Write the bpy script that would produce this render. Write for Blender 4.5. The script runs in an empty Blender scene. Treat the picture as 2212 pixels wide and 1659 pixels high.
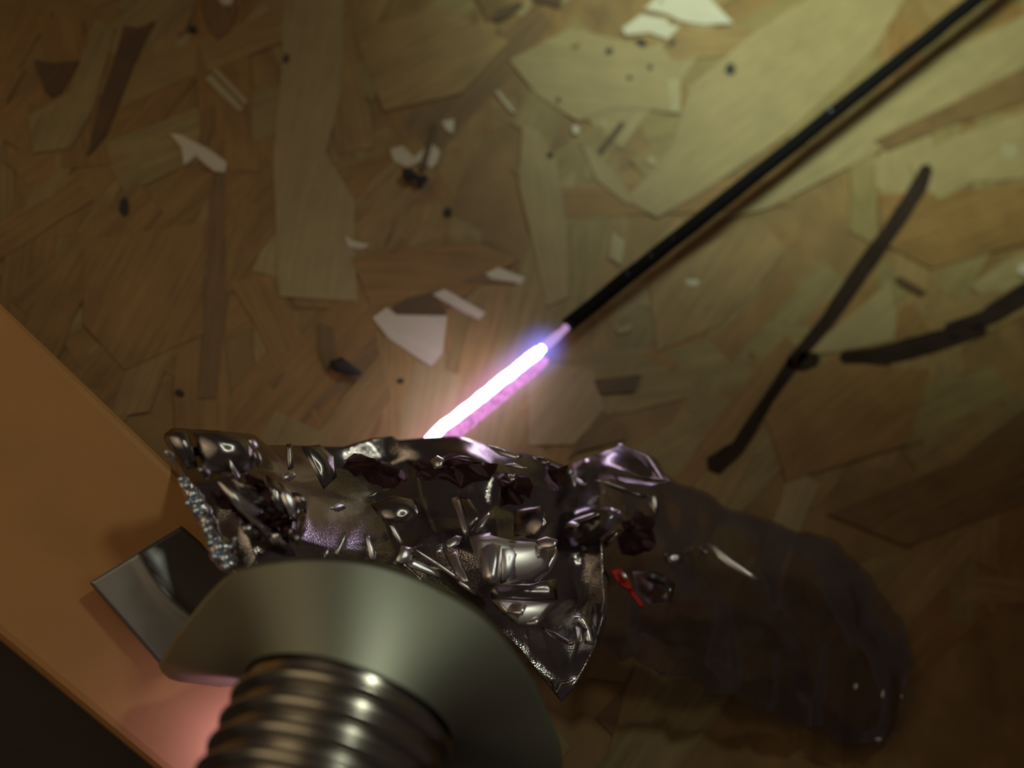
import bpy, math, random
from mathutils import Vector, Matrix, noise

scn = bpy.context.scene
col = scn.collection
rnd = random.Random(7)

# ------------------------------------------------------------------ camera
W, Hh = 2212.0, 1659.0
LENS = 35.0
F = W * LENS / 36.0
CAM_H = 0.182
NADIR = (500.0, 1700.0)
n_ = Vector(((NADIR[0] - W / 2) / F, -(NADIR[1] - Hh / 2) / F, -1)).normalized()
Zw = -n_
Yw = (Vector((0, 1, 0)) - Zw * Zw.y).normalized()
Xw = Yw.cross(Zw)
R = Matrix((Xw, Yw, Zw))                      # camera axes -> world axes
# put the picture's middle over the world origin
fw = R @ Vector((0, 0, -1))
CAM = Vector((0, 0, CAM_H)) - Vector((fw.x, fw.y, 0)) * (CAM_H / -fw.z)
cam_d = bpy.data.cameras.new('camera')
cam = bpy.data.objects.new('camera', cam_d)
col.objects.link(cam)
cam.matrix_world = Matrix.Translation(CAM) @ R.to_4x4()
cam_d.lens = LENS
cam_d.sensor_width = 36.0
cam_d.clip_start = 0.002
cam_d.clip_end = 20
scn.camera = cam


def ray(px, py):
    return R @ Vector(((px - W / 2) / F, -(py - Hh / 2) / F, -1))


def P(px, py, z):
    """point of the place at height z that the photograph shows at a pixel"""
    d = ray(px, py)
    return CAM + d * ((z - CAM_H) / d.z)


def depth(p):
    return -(R.transposed() @ (p - CAM)).z


def to_px(p):
    c = R.transposed() @ (p - CAM)
    return (W / 2 + F * c.x / -c.z, Hh / 2 - F * c.y / -c.z)


cam_d.dof.use_dof = True
cam_d.dof.focus_distance = depth(P(1000, 1150, 0.040))
cam_d.dof.aperture_fstop = 11.0

# ------------------------------------------------------------------ light
world = bpy.data.worlds.new('world')
scn.world = world
world.use_nodes = True
bg = world.node_tree.nodes['Background']
bg.inputs[0].default_value = (0.62, 0.46, 0.40, 1)
bg.inputs[1].default_value = 0.050

LAMP = P(1500, -150, 0.0) + Vector((0.0, 0.0, 0.24))
lamp_d = bpy.data.lights.new('work_lamp', 'SPOT')
lamp = bpy.data.objects.new('work_lamp', lamp_d)
col.objects.link(lamp)
lamp.location = LAMP
aim = P(1760, -80, 0.0)
lamp.rotation_euler = (aim - LAMP).to_track_quat('-Z', 'Y').to_euler()
lamp_d.energy = 2.3
lamp_d.color = (0.80, 1.0, 0.76)
lamp_d.spot_size = math.radians(62)
lamp_d.spot_blend = 1.0
lamp_d.shadow_soft_size = 0.026

HILITE = Vector((0.16, 0.21, 0.44))  # spot added for the highlight on the fitting; no bulb is known there
hilite_d = bpy.data.lights.new('highlight_spot', 'SPOT')
hilite_o = bpy.data.objects.new('highlight_spot', hilite_d)
col.objects.link(hilite_o)
hilite_o.location = HILITE
hilite_o.rotation_euler = (P(640, 1150, 0.03) - HILITE).to_track_quat('-Z', 'Y').to_euler()
hilite_d.spot_size = math.radians(34)
hilite_d.spot_blend = 1.0
hilite_d.energy = 1.05
hilite_d.color = (0.95, 1.0, 0.78)
hilite_d.shadow_soft_size = 0.03

WARM = Vector((-0.30, 0.10, 0.30))  # unseen warm area light, added to brighten the beam and left board
warm_d = bpy.data.lights.new('warm_fill', 'AREA')
warm = bpy.data.objects.new('warm_fill', warm_d)
col.objects.link(warm)
warm.location = WARM
warm.rotation_euler = (P(420, 700, 0) - WARM).to_track_quat('-Z', 'Y').to_euler()
warm_d.shape = 'DISK'
warm_d.size = 0.34
warm_d.energy = 0.185
warm_d.color = (1.0, 0.76, 0.44)

# a second discharge under the screw thread, out of sight: its violet light reaches the beam and the foil edge
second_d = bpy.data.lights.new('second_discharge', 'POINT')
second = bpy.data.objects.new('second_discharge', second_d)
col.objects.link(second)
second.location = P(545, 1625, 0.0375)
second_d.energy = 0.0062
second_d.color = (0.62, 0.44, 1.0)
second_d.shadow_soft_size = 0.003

scn.view_settings.view_transform = 'Standard'
scn.view_settings.look = 'None'
scn.view_settings.gamma = 1.0
scn.view_settings.use_curve_mapping = False
scn.view_settings.exposure = 0.0


# ------------------------------------------------------------------ helpers
def tag(o, label=None, cat=None, group=None, kind=None):
    if label: o['label'] = label
    if cat: o['category'] = cat
    if group: o['group'] = group
    if kind: o['kind'] = kind
    return o


def empty(name, loc):
    o = bpy.data.objects.new(name, None)
    o.empty_display_size = 0.01
    col.objects.link(o)
    o.location = loc
    return o


def mesh_obj(name, verts, faces, mat, parent=None, smooth=False, origin=None):
    """verts are world points; origin becomes the object's own origin"""
    if origin is None:
        origin = Vector((0, 0, 0)) if parent is None else parent.matrix_world.translation.copy()
        if parent is not None:
            origin = Vector(parent.location)
    me = bpy.data.meshes.new(name)
    me.from_pydata([tuple(Vector(v) - origin) for v in verts], [], faces)
    me.validate()
    if smooth:
        me.polygons.foreach_set('use_smooth', [True] * len(me.polygons))
    me.materials.append(mat)
    o = bpy.data.objects.new(name, me)
    col.objects.link(o)
    if parent is not None:
        o.parent = parent
        o.location = origin - Vector(parent.location)
    else:
        o.location = origin
    return o


def mat(name, color, rough=0.6, metal=0.0, spec=0.5):
    m = bpy.data.materials.new(name)
    m.use_nodes = True
    b = m.node_tree.nodes['Principled BSDF']
    b.inputs['Base Color'].default_value = (*color, 1)
    b.inputs['Roughness'].default_value = rough
    b.inputs['Metallic'].default_value = metal
    b.inputs['Specular IOR Level'].default_value = spec
    return m


def grain(m, c1, c2, scale=(60, 900, 300), rough=0.55, bump=0.15, detail=5.0, blotch=0.35):
    """wood: fibres along the object's own X"""
    nt = m.node_tree
    b = nt.nodes['Principled BSDF']
    tc = nt.nodes.new('ShaderNodeTexCoord')
    oi = nt.nodes.new('ShaderNodeObjectInfo')
    mp = nt.nodes.new('ShaderNodeMapping')
    mp.inputs['Scale'].default_value = scale
    addv = nt.nodes.new('ShaderNodeVectorMath'); addv.operation = 'ADD'
    mul = nt.nodes.new('ShaderNodeMath'); mul.operation = 'MULTIPLY'; mul.inputs[1].default_value = 7.3
    nt.links.new(oi.outputs['Random'], mul.inputs[0])
    nt.links.new(tc.outputs['Object'], addv.inputs[0])
    nt.links.new(mul.outputs[0], addv.inputs[1])
    nt.links.new(addv.outputs[0], mp.inputs['Vector'])
    nz = nt.nodes.new('ShaderNodeTexNoise')
    nz.inputs['Scale'].default_value = 1.0
    nz.inputs['Detail'].default_value = detail
    nz.inputs['Roughness'].default_value = 0.6
    nt.links.new(mp.outputs[0], nz.inputs['Vector'])
    nz2 = nt.nodes.new('ShaderNodeTexNoise')
    nz2.inputs['Scale'].default_value = 110.0
    nz2.inputs['Detail'].default_value = 3.0
    nt.links.new(addv.outputs[0], nz2.inputs['Vector'])
    mx = nt.nodes.new('ShaderNodeMix'); mx.data_type = 'FLOAT'
    mx.inputs[0].default_value = blotch
    nt.links.new(nz.outputs['Fac'], mx.inputs[2])
    nt.links.new(nz2.outputs['Fac'], mx.inputs[3])
    rp = nt.nodes.new('ShaderNodeValToRGB')
    rp.color_ramp.elements[0].position = 0.32
    rp.color_ramp.elements[0].color = (*c1, 1)
    rp.color_ramp.elements[1].position = 0.68
    rp.color_ramp.elements[1].color = (*c2, 1)
    nt.links.new(mx.outputs[0], rp.inputs[0])
    nt.links.new(rp.outputs[0], b.inputs['Base Color'])
    bp = nt.nodes.new('ShaderNodeBump')
    bp.inputs['Strength'].default_value = bump
    bp.inputs['Distance'].default_value = 0.0006
    nt.links.new(nz.outputs['Fac'], bp.inputs['Height'])
    nt.links.new(bp.outputs[0], b.inputs['Normal'])
    b.inputs['Roughness'].default_value = rough
    return m


def wood(name, c, var=0.30, **k):
    c1 = tuple(x * (1 - var) for x in c)
    c2 = tuple(min(1, x * (1 + var)) for x in c)
    return grain(mat(name, c), c1, c2, **k)


M = {}
M['tan'] = wood('strand_tan', (0.330, 0.205, 0.078))
M['ochre'] = wood('strand_ochre', (0.300, 0.160, 0.050))
M['olive'] = wood('strand_olive', (0.300, 0.215, 0.085))
M['pale'] = wood('strand_pale', (0.385, 0.285, 0.135), var=0.18)
M['cream'] = wood('strand_cream', (0.450, 0.365, 0.205), var=0.15)
M['white'] = wood('strand_white', (0.66, 0.59, 0.45), var=0.10)
M['brown'] = wood('strand_brown', (0.115, 0.060, 0.024))
M['umber'] = wood('strand_umber', (0.215, 0.122, 0.046))
M['base'] = wood('board_base', (0.280, 0.165, 0.058), scale=(60, 160, 60), blotch=0.5)
M['mark'] = wood('dark_mark', (0.042, 0.026, 0.020), var=0.35, rough=0.95)
M['mark'].node_tree.nodes['Principled BSDF'].inputs['Specular IOR Level'].default_value = 0.1
M['speck'] = mat('speck', (0.030, 0.026, 0.024), 0.7)
M['beam'] = wood('beam_wood', (0.56, 0.275, 0.085), var=0.08, scale=(14, 160, 160), bump=0.05, blotch=0.6, rough=0.5)
M['ground'] = wood('dark_ground', (0.105, 0.085, 0.080), var=0.25, scale=(40, 40, 40), rough=0.8)


# ------------------------------------------------------------------ ground and board
def prism(name, top, thick, m, parent=None, origin=None, grain_dir=None):
    """flat piece: polygon of world points (top face) with real thickness below"""
    c = sum(top, Vector()) / len(top)
    if grain_dir is None:
        grain_dir = max((b - a for a in top for b in top), key=lambda v: v.length)
    ang = math.atan2(grain_dir.y, grain_dir.x)
    rot = Matrix.Rotation(-ang, 3, 'Z')
    n = len(top)
    area = sum(top[i].x * top[(i + 1) % n].y - top[(i + 1) % n].x * top[i].y for i in range(n))
    if area < 0:
        top = top[::-1]
    loc = [rot @ (p - c) for p in top]
    vs = loc + [p - Vector((0, 0, thick)) for p in loc]
    fs = [tuple(range(n)), tuple(range(2 * n - 1, n - 1, -1))]
    for i in range(n):
        j = (i + 1) % n
        fs.append((i, i + n, j + n, j))
    me = bpy.data.meshes.new(name)
    me.from_pydata([tuple(v) for v in vs], [], fs)
    me.validate()
    me.materials.append(m)
    o = bpy.data.objects.new(name, me)
    col.objects.link(o)
    o.rotation_euler.z = ang
    if parent is not None:
        o.parent = parent
        o.location = c - Vector(parent.location)
    else:
        o.location = c
    return o


g = [Vector((-0.5, -0.45, -0.05)), Vector((0.5, -0.45, -0.05)), Vector((0.5, 0.5, -0.05)), Vector((-0.5, 0.5, -0.05))]
floor = prism('floor', g, 0.02, M['ground'], grain_dir=Vector((1, 0.3, 0)))
tag(floor, 'dark grey ground seen past the lower edge of the wooden beam', None, kind='structure')

# the board's lower-left edge runs hidden under the beam
e0 = P(-1700, -520, 0.0)
e1 = P(900, 2000, 0.0)
bd = [e0, e1, Vector((0.42, -0.35, 0)), Vector((0.42, 0.42, 0)), Vector((-0.36, 0.42, 0))]
board = empty('strand_board', P(1106, 830, 0))
tag(board, 'worn oriented strand board covered in wood strands, lit from the top right', 'board')
prism('core', bd, 0.018, M['base'], board, grain_dir=Vector((0.5, 1, 0)))

Z0 = 0.0006


def strand(pts, m, lift=0.0, name='wood_strand', gdir=None, thick=0.00035):
    top = [P(x, y, Z0 + lift * .6) for x, y in pts]
    return prism(name, top, thick + lift * 0.8, M[m], board, grain_dir=gdir)


# broad background strands, every one a piece of its own
shared = []
for k in range(9):
    L = rnd.uniform(0.028, 0.060)
    w = rnd.uniform(0.006, 0.013)
    q = []
    for s, xs in ((1, (-1, -.6, -.1, .4, 1)), (-1, (1, .55, 0, -.5, -1))):
        for x in xs:
            q.append((x * L / 2 + rnd.uniform(-.05, .05) * L, s * w / 2 * rnd.uniform(.72, 1.05)))
    n = len(q)
    vs = [(x, y, 0) for x, y in q] + [(x, y, -0.0003) for x, y in q]
    fs = [tuple(range(n))[::-1], tuple(range(n, 2 * n))]
    for i in range(n):
        j = (i + 1) % n
        fs.append((i, j, j + n, i + n))
    per = {}
    for key in ('tan', 'ochre', 'olive', 'pale', 'umber'):
        me = bpy.data.meshes.new('wood_strand')
        me.from_pydata(vs, [], fs)
        me.validate()
        me.materials.append(M[key])
        per[key] = me
    shared.append(per)
cnt = 0
for i in range(250):
    px = rnd.uniform(-80, 2290)
    py = rnd.uniform(-80, 1500)
    if py > 600 + 0.95 * px:          # under the beam
        continue
    key = rnd.choices(('tan', 'ochre', 'olive', 'pale', 'umber'), (7, 4, 6, 1.0, .7))[0]
    if px < 700 and rnd.random() < .5:
        key = 'ochre'
    if px > 1100 and py < 500 and rnd.random() < .45:
        key = rnd.choice(('olive', 'pale'))
    o = bpy.data.objects.new('wood_strand', rnd.choice(shared)[key])
    col.objects.link(o)
    o.parent = board
    o.location = P(px, py, rnd.uniform(0.0001, 0.0005)) - Vector(board.location)
    a = rnd.gauss(70, 22) if px < 1200 else rnd.gauss(42, 24)
    o.rotation_euler = (rnd.gauss(0, .006), rnd.gauss(0, .002), math.radians(a))
    s = rnd.uniform(.75, 1.2)
    o.scale = (s, s, 1)
    cnt += 1

S = [
    # broad, low contrast
    ('pale', 0, [(612, -30), (742, -30), (738, 190), (704, 330), (765, 430), (772, 650), (602, 640), (590, 330), (608, 150)]),
    ('pale', .0001, [(1490, 190), (1640, 60), (1790, -30), (1970, -30), (1890, 105), (1700, 290), (1540, 400), (1420, 470), (1350, 430), (1450, 320)]),
    ('pale', .0001, [(2240, 20), (2240, 170), (1900, 325), (1660, 450), (1560, 475), (1700, 370), (1960, 150)]),
    ('umber', .0002, [(2240, 130), (2240, 215), (2040, 275), (1920, 325), (1885, 305), (2050, 225)]),
    ('pale', .0002, [(2240, 235), (2240, 385), (2105, 392), (2030, 430), (1985, 400), (1965, 350), (2060, 295)]),
    ('pale', .0001, [(1100, 130), (1230, 60), (1440, 110), (1472, 170), (1468, 246), (1410, 238), (1330, 232), (1250, 262), (1160, 205)]),
    ('pale', .0002, [(1128, 270), (1166, 282), (1202, 345), (1224, 480), (1232, 640), (1182, 662), (1150, 520), (1120, 400)]),
    ('pale', .0002, [(1255, 308), (1292, 330), (1372, 430), (1356, 442), (1290, 390)]),
    ('cream', .0002, [(1322, 500), (1350, 520), (1342, 572), (1315, 556)]),
    ('pale', .0002, [(1905, 622), (1922, 600), (1938, 690), (1930, 735), (1805, 760), (1733, 765), (1870, 655)]),
    ('pale', .0001, [(1140, 775), (1282, 800), (1308, 885), (1240, 960), (1142, 962)]),
    ('umber', .0000, [(452, 430), (480, 300), (488, 640), (465, 860), (428, 860), (442, 640)]),
    ('ochre', .0002, [(760, 560), (1010, 520), (1120, 560), (1000, 640), (800, 660)]),
    ('tan', .0001, [(1400, 600), (1640, 470), (1700, 540), (1560, 700), (1420, 760)]),
    ('ochre', .0001, [(1900, 420), (2230, 400), (2230, 520), (2010, 580), (1900, 520)]),
    ('ochre', .0001, [(1640, 860), (1800, 780), (2010, 800), (1960, 960), (1700, 1040)]),
    ('umber', .0001, [(1790, 1110), (2060, 1000), (2230, 870), (2230, 1080), (1960, 1180)]),
    ('ochre', .0001, [(180, 520), (440, 480), (440, 720), (270, 800), (180, 700)]),
    ('olive', .0001, [(205, 40), (250, 60), (200, 240), (150, 320), (70, 330), (60, 250), (150, 200)]),
    ('tan', .0001, [(760, 60), (960, 20), (1100, 90), (1000, 200), (830, 240)]),
    # bright splinters and flakes
    ('cream', .0004, [(443, 170), (456, 160), (527, 234), (516, 242)]),
    ('cream', .0004, [(457, 150), (468, 147), (537, 220), (528, 226)]),
    ('white', .0005, [(366, 288), (388, 290), (448, 320), (490, 350), (486, 372), (462, 369), (422, 336), (397, 356), (392, 318)]),
    ('white', .0005, [(843, 322), (870, 315), (895, 340), (930, 308), (951, 326), (945, 350), (931, 364), (915, 346), (880, 362), (850, 346)]),
    ('white', .0005, [(955, 262), (981, 257), (979, 287), (964, 280)]),
    ('white', .0005, [(743, 508), (762, 520), (797, 529), (780, 536), (752, 532)]),
    ('white', .0005, [(1067, 193), (1080, 200), (1114, 243), (1105, 241)]),
    ('white', .0005, [(1343, 62), (1385, 31), (1440, 41), (1446, 54), (1470, 56), (1442, 84), (1402, 70), (1352, 76)]),
    ('white', .0003, [(1392, 20), (1420, -10), (1528, -10), (1584, 50), (1520, 53), (1470, 45), (1440, 30)]),
    ('cream', .0004, [(1440, 172), (1468, 172), (1470, 244), (1448, 240)]),
    ('white', .0005, [(805, 686), (835, 664), (856, 680), (966, 682), (956, 760), (932, 792), (900, 771), (840, 731)]),
    ('white', .0006, [(935, 636), (960, 624), (1049, 675), (1036, 689)]),
    ('white', .0006, [(1049, 591), (1075, 577), (1134, 600), (1126, 612), (1062, 601)]),
    ('cream', .0004, [(1330, 711), (1366, 699), (1362, 714), (1336, 722)]),
    ('white', .0004, [(1479, 604), (1511, 604), (1506, 618), (1486, 616)]),
    ('white', .0004, [(1236, 272), (1250, 270), (1252, 290), (1238, 288)]),
    ('cream', .0004, [(1300, 262), (1312, 258), (1310, 278), (1298, 276)]),
    ('cream', .0004, [(1398, 338), (1416, 340), (1414, 358), (1400, 354)]),
    ('cream', .0004, [(2160, 310), (2195, 312), (2200, 340), (2170, 345)]),
    ('white', .0005, [(470, -8), (505, -8), (500, 10), (482, 10)]),
    ('white', .0005, [(2204, 570), (2230, 560), (2230, 600), (2200, 590)]),
    # dark ones
    ('brown', .0003, [(335, 44), (300, 60), (268, 55), (246, 130), (216, 212), (188, 335), (205, 320), (230, 285), (262, 205), (290, 130)]),
    ('brown', .0003, [(74, 128), (112, 136), (172, 130), (132, 195), (114, 208), (98, 196)]),
    ('umber', .0003, [(430, -8), (512, 12), (500, 60), (470, 84), (440, 40)]),
    ('brown', .0003, [(1062, 40), (1075, 22), (1120, 3), (1132, 10), (1100, 34), (1072, 48)]),
    ('umber', .0002, [(1028, -8), (1075, -8), (1072, 30), (1052, 46), (1040, 20)]),
    ('brown', .0003, [(1148, -8), (1216, -8), (1210, 18), (1190, 10), (1164, 6)]),
    ('brown', .0008, [(934, 268), (946, 266), (918, 366), (904, 368)]),
    ('brown', .0004, [(1288, 328), (1340, 262), (1352, 268), (1300, 336)]),
    ('brown', .0004, [(848, 662), (880, 645), (936, 630), (966, 681), (862, 680)]),
    ('umber', .0004, [(1000, 612), (1045, 588), (1062, 603), (1120, 611), (1040, 612)]),
    ('brown', .0004, [(1284, 820), (1386, 809), (1372, 846), (1297, 852)]),
    ('umber', .0003, [(1300, 886), (1340, 905), (1352, 950), (1250, 975), (1228, 990), (1268, 930)]),
    ('brown', .0004, [(1934, 600), (1948, 598), (2002, 630), (1992, 639), (1945, 616)]),
    ('umber', .0003, [(690, 700), (722, 708), (726, 762), (706, 806), (688, 760)]),
    ('umber', .0002, [(440, 250), (462, 228), (458, 290), (438, 330), (430, 300)]),
    ('umber', .0003, [(1230, 100), (1255, 92), (1246, 108)]),
]
for key, lift, pts in S:
    strand(pts, key, lift)


def stroke(pts, name='dark_stroke'):
    """a hand-wide dark line: ribbon with varying width and round ends"""
    left, right = [], []
    n = len(pts)
    dense = []
    for i in range(n - 1):
        for t in (0, .34, .67):
            dense.append([pts[i][j] * (1 - t) + pts[i + 1][j] * t for j in range(3)])
    dense.append(list(pts[-1]))
    for i, (x, y, w) in enumerate(dense):
        a = dense[max(0, i - 1)]
        b = dense[min(len(dense) - 1, i + 1)]
        d = Vector((b[0] - a[0], b[1] - a[1])).normalized()
        nn = Vector((-d.y, d.x))
        w = w * 1.16 * rnd.uniform(.92, 1.08)
        left.append((x + nn.x * w / 2, y + nn.y * w / 2))
        right.append((x - nn.x * w / 2, y - nn.y * w / 2))
    d0 = Vector((dense[0][0] - dense[1][0], dense[0][1] - dense[1][1])).normalized() * pts[0][2] * .35
    d1 = Vector((dense[-1][0] - dense[-2][0], dense[-1][1] - dense[-2][1])).normalized() * pts[-1][2] * .35
    cap0 = [(dense[0][0] + d0.x, dense[0][1] + d0.y)]
    cap1 = [(dense[-1][0] + d1.x, dense[-1][1] + d1.y)]
    ring = cap0 + left + cap1 + right[::-1]
    o = strand(ring, 'mark', .0004, name, thick=0.0002)
    return o


for pts in (
    [(2003, 362, 24), (1985, 405, 32), (1930, 490, 30), (1868, 575, 30), (1790, 690, 28), (1722, 772, 26), (1660, 862, 22), (1595, 965, 28), (1542, 1006, 38)],
    [(1706, 782, 26), (1735, 780, 34), (1764, 775, 26)],
    [(1822, 772, 24), (1870, 768, 28), (1905, 768, 36), (1990, 745, 36), (2070, 722, 36), (2128, 712, 16)],
    [(2050, 715, 30), (2130, 686, 32), (2180, 655, 40), (2235, 622, 42)],
):
    o = stroke(pts)
    o['label'] = 'dark brown line across the board'

for x, y, a, b, r in ((268, 446, 11, 20, 5), (968, 457, 9, 9, 0), (1578, 149, 12, 14, 0), (1316, 110, 8, 8, 0), (1386, 93, 14, 9, 30),
                      (1404, 145, 5, 7, 0), (618, 126, 6, 11, 15), (1360, 168, 6, 6, 0), (1206, 216, 6, 6, 0), (1452, 92, 9, 5, -30),
                      (866, 822, 7, 6, 0), (388, 848, 10, 7, 20), (415, 62, 9, 9, 0), (1188, 336, 7, 8, 0), (1430, 2, 8, 5, 0)):
    ca, sa = math.cos(math.radians(r)), math.sin(math.radians(r))
    pts = []
    for k in range(9):
        t = k / 9 * 2 * math.pi
        q = rnd.uniform(.8, 1.1)
        u, v = a * math.cos(t) * q, b * math.sin(t) * q
        pts.append((x + u * ca - v * sa, y + u * sa + v * ca))
    strand(pts, 'speck', .0003, 'knot_speck', thick=.0002)


# loose charred crumbs
def blob(name, px, py, z, rx, ry, rz, m, label, cat, rot=0, seed=0, group=None, taper=0.0):
    c = P(px, py, z)
    k = depth(c) / F
    vs, fs = [], []
    nu, nv = 12, 7
    for j in range(nv + 1):
        ph = math.pi * j / nv
        for i in range(nu):
            th = 2 * math.pi * i / nu
            d = Vector((math.cos(th) * math.sin(ph), math.sin(th) * math.sin(ph), math.cos(ph)))
            s = 1 + .35 * noise.noise(d * 1.8 + Vector((seed, 0, 0)))
            x = d.x * rx * s
            y = d.y * ry * s * (1 - taper * d.x)
            ca, sa = math.cos(rot), math.sin(rot)
            vs.append(c + Vector(((x * ca - y * sa) * k, (x * sa + y * ca) * k, d.z * rz * k * s)))
    for j in range(nv):
        for i in range(nu):
            a = j * nu + i; b = j * nu + (i + 1) % nu
            fs.append((a, a + nu, b + nu, b))
    o = mesh_obj(name, vs, fs, m, None, True, c)
    tag(o, label, cat, group)
    return o


blob('charred_crumb', 884, 378, .0022, 18, 12, 12, M['speck'], 'black charred crumb at the foot of the small dark stick on a white flake', 'crumb', -.3, 1, taper=.2)
blob('charred_crumb', 911, 388, .0021, 14, 10, 10, M['speck'], 'small black crumb touching a larger one on the right', 'crumb', .5, 4)
blob('burnt_chip', 748, 795, .0022, 36, 15, 9, M['speck'], 'black teardrop shaped burnt chip left of the glowing arc', 'chip', -.45, 9, taper=.5)

# ------------------------------------------------------------------ beam
BZ = 0.030
beam_top = [(-1250, -545), (-1250, 347), (330, 1659), (800, 2049), (900, 1520), (440, 1071), (350, 985), (0, 650)]
bt = [P(x, y, BZ) for x, y in beam_top]
cb = sum(bt, Vector()) / len(bt)
beam = prism('wooden_beam', bt, BZ - Z0 - .0008, M['beam'], grain_dir=P(350, 985, BZ) - P(0, 650, BZ))
tag(beam, 'smooth orange wooden beam running diagonally across the lower left corner', 'beam')
bv = beam.modifiers.new('bevel', 'BEVEL')
bv.width = 0.0016
bv.segments = 3

# ------------------------------------------------------------------ bracket plate
M['steel'] = mat('dull_steel', (0.36, 0.36, 0.36), 0.50, 1.0)
M['steel_blob'] = mat('weld_steel', (0.30, 0.30, 0.32), 0.30, 1.0)
RZ = 0.0335


def sheet(name, pts, thick, m, parent=None, origin=None, smooth=False):
    """bent sheet from a list of rows of world points, with thickness along the mean normal"""
    nr, nc = len(pts), len(pts[0])
    flat = [p for r in pts for p in r]
    nrm = (pts[-1][0] - pts[0][0]).cross(pts[0][-1] - pts[0][0]).normalized()
    if nrm.dot(CAM - flat[0]) < 0:
        nrm = -nrm
    vs = flat + [p - nrm * thick for p in flat]
    N = len(flat)
    fs = []
    for r in range(nr - 1):
        for c in range(nc - 1):
            a = r * nc + c
            q = (a, a + 1, a + nc + 1, a + nc)
            fs.append(q)
            fs.append(tuple(i + N for i in q[::-1]))
    edge = [(0 * nc + c, 0 * nc + c + 1) for c in range(nc - 1)] + [((nr - 1) * nc + c + 1, (nr - 1) * nc + c) for c in range(nc - 1)]
    edge += [((r + 1) * nc, r * nc) for r in range(nr - 1)] + [(r * nc + nc - 1, (r + 1) * nc + nc - 1) for r in range(nr - 1)]
    for a, b in edge:
        fs.append((b, a, a + N, b + N))
    o = mesh_obj(name, vs, fs, m, parent, smooth, origin)
    return o


br = empty('bracket', P(345, 1300, BZ))
tag(br, 'grey steel bracket plate fixed on the orange beam beside the round fitting', 'bracket')
c00, c01, c10, c11 = (195, 1257), (392, 1136), (347, 1432), (620, 1330)
rows = []
NR = 29
for i in range(NR):
    u = i / (NR - 1)
    row = []
    for j in range(NR):
        v = j / (NR - 1)
        x = (c00[0] * (1 - v) + c01[0] * v) * (1 - u) + (c10[0] * (1 - v) + c11[0] * v) * u
        y = (c00[1] * (1 - v) + c01[1] * v) * (1 - u) + (c10[1] * (1 - v) + c11[1] * v) * u
        # right part is pressed down past a curved crease
        cr = .52 - .10 * math.sin(u * 3.0)
        dz = 0.0016 - max(0, v - cr) * 0.0060 + .0004 * math.exp(-((v - cr) / .05) ** 2)
        row.append(P(x, y, BZ + 0.0016 + dz))
    rows.append(row)
sheet('plate', rows, 0.0010, M['steel'], br, smooth=True)
vs, fs = [], []
for (x, y, rx, ry) in ((405, 1322, 30, 16),):
    c = P(x, y, BZ + .0020)
    k = depth(c) / F
    for j in range(7):
        ph = math.pi / 2 * j / 6
        for i in range(16):
            th = 2 * math.pi * i / 16
            s = 1 + .25 * noise.noise(Vector((math.cos(th) * 2, math.sin(th) * 2, j * .4)))
            vs.append(c + Vector((rx * k * math.cos(th) * math.cos(ph) * s, ry * k * math.sin(th) * math.cos(ph) * s, .0022 * math.sin(ph) - .0012)))
    for j in range(6):
        for i in range(16):
            a = j * 16 + i; b = j * 16 + (i + 1) % 16
            fs.append((a, b, b + 16, a + 16))
o = mesh_obj('weld_bead', vs, fs, M['steel_blob'], br, True)

# ------------------------------------------------------------------ threaded fitting
M['fitting'] = mat('satin_olive_metal', (0.40, 0.41, 0.33), 0.42, 0.95)
nt = M['fitting'].node_tree
tx = nt.nodes.new('ShaderNodeTexNoise'); tx.inputs['Scale'].default_value = 900; tx.inputs['Detail'].default_value = 3
bmp = nt.nodes.new('ShaderNodeBump'); bmp.inputs['Strength'].default_value = .06; bmp.inputs['Distance'].default_value = .0003
nt.links.new(tx.outputs['Fac'], bmp.inputs['Height'])
nt.links.new(bmp.outputs[0], nt.nodes['Principled BSDF'].inputs['Normal'])
tg_ = nt.nodes.new('ShaderNodeTangent'); tg_.direction_type = 'RADIAL'; tg_.axis = 'Z'
nt.links.new(tg_.outputs[0], nt.nodes['Principled BSDF'].inputs['Tangent'])
nt.nodes['Principled BSDF'].inputs['Anisotropic'].default_value = .65
M['thread'] = mat('polished_thread', (0.50, 0.48, 0.42), 0.24, 1.0)

ring_c = P(751, 1536, 0.062)
AX_c = Vector((-0.2475, -0.705, 0.66)).normalized()
AX = (R @ AX_c).normalized()
r0 = 238 * depth(ring_c) / F
view = (CAM - ring_c).normalized()
U = AX.cross(view).normalized()          # across the picture
if (R.transposed() @ U).x < 0:
    U = -U
V = AX.cross(U).normalized()
if (R.transposed() @ V).y < 0:
    V = -V
fit = empty('threaded_fitting', P(760, 1560, BZ + .003))
tag(fit, 'satin metal fitting with a wide domed collar and a coarse screw thread', 'fitting')

rim_px = [(1215, 1640), (1182, 1535), (1132, 1432), (1052, 1332), (942, 1263), (832, 1219), (720, 1203), (600, 1208), (492, 1243), (400, 1345), (347, 1425),
          (352, 1440), (385, 1461), (455, 1453), (526, 1447), (600, 1560), (640, 1700), (760, 1830), (940, 1900), (1100, 1850), (1190, 1760)]
rim_z = [.054, .059, .0635, .067, .0690, .0695, .0685, .065, .0585, .047, .0385, .0375, .0375, .039, .042, .042, .042, .042, .042, .043, .046]
rim = [P(x, y, z) for (x, y), z in zip(rim_px, rim_z)]


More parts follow.
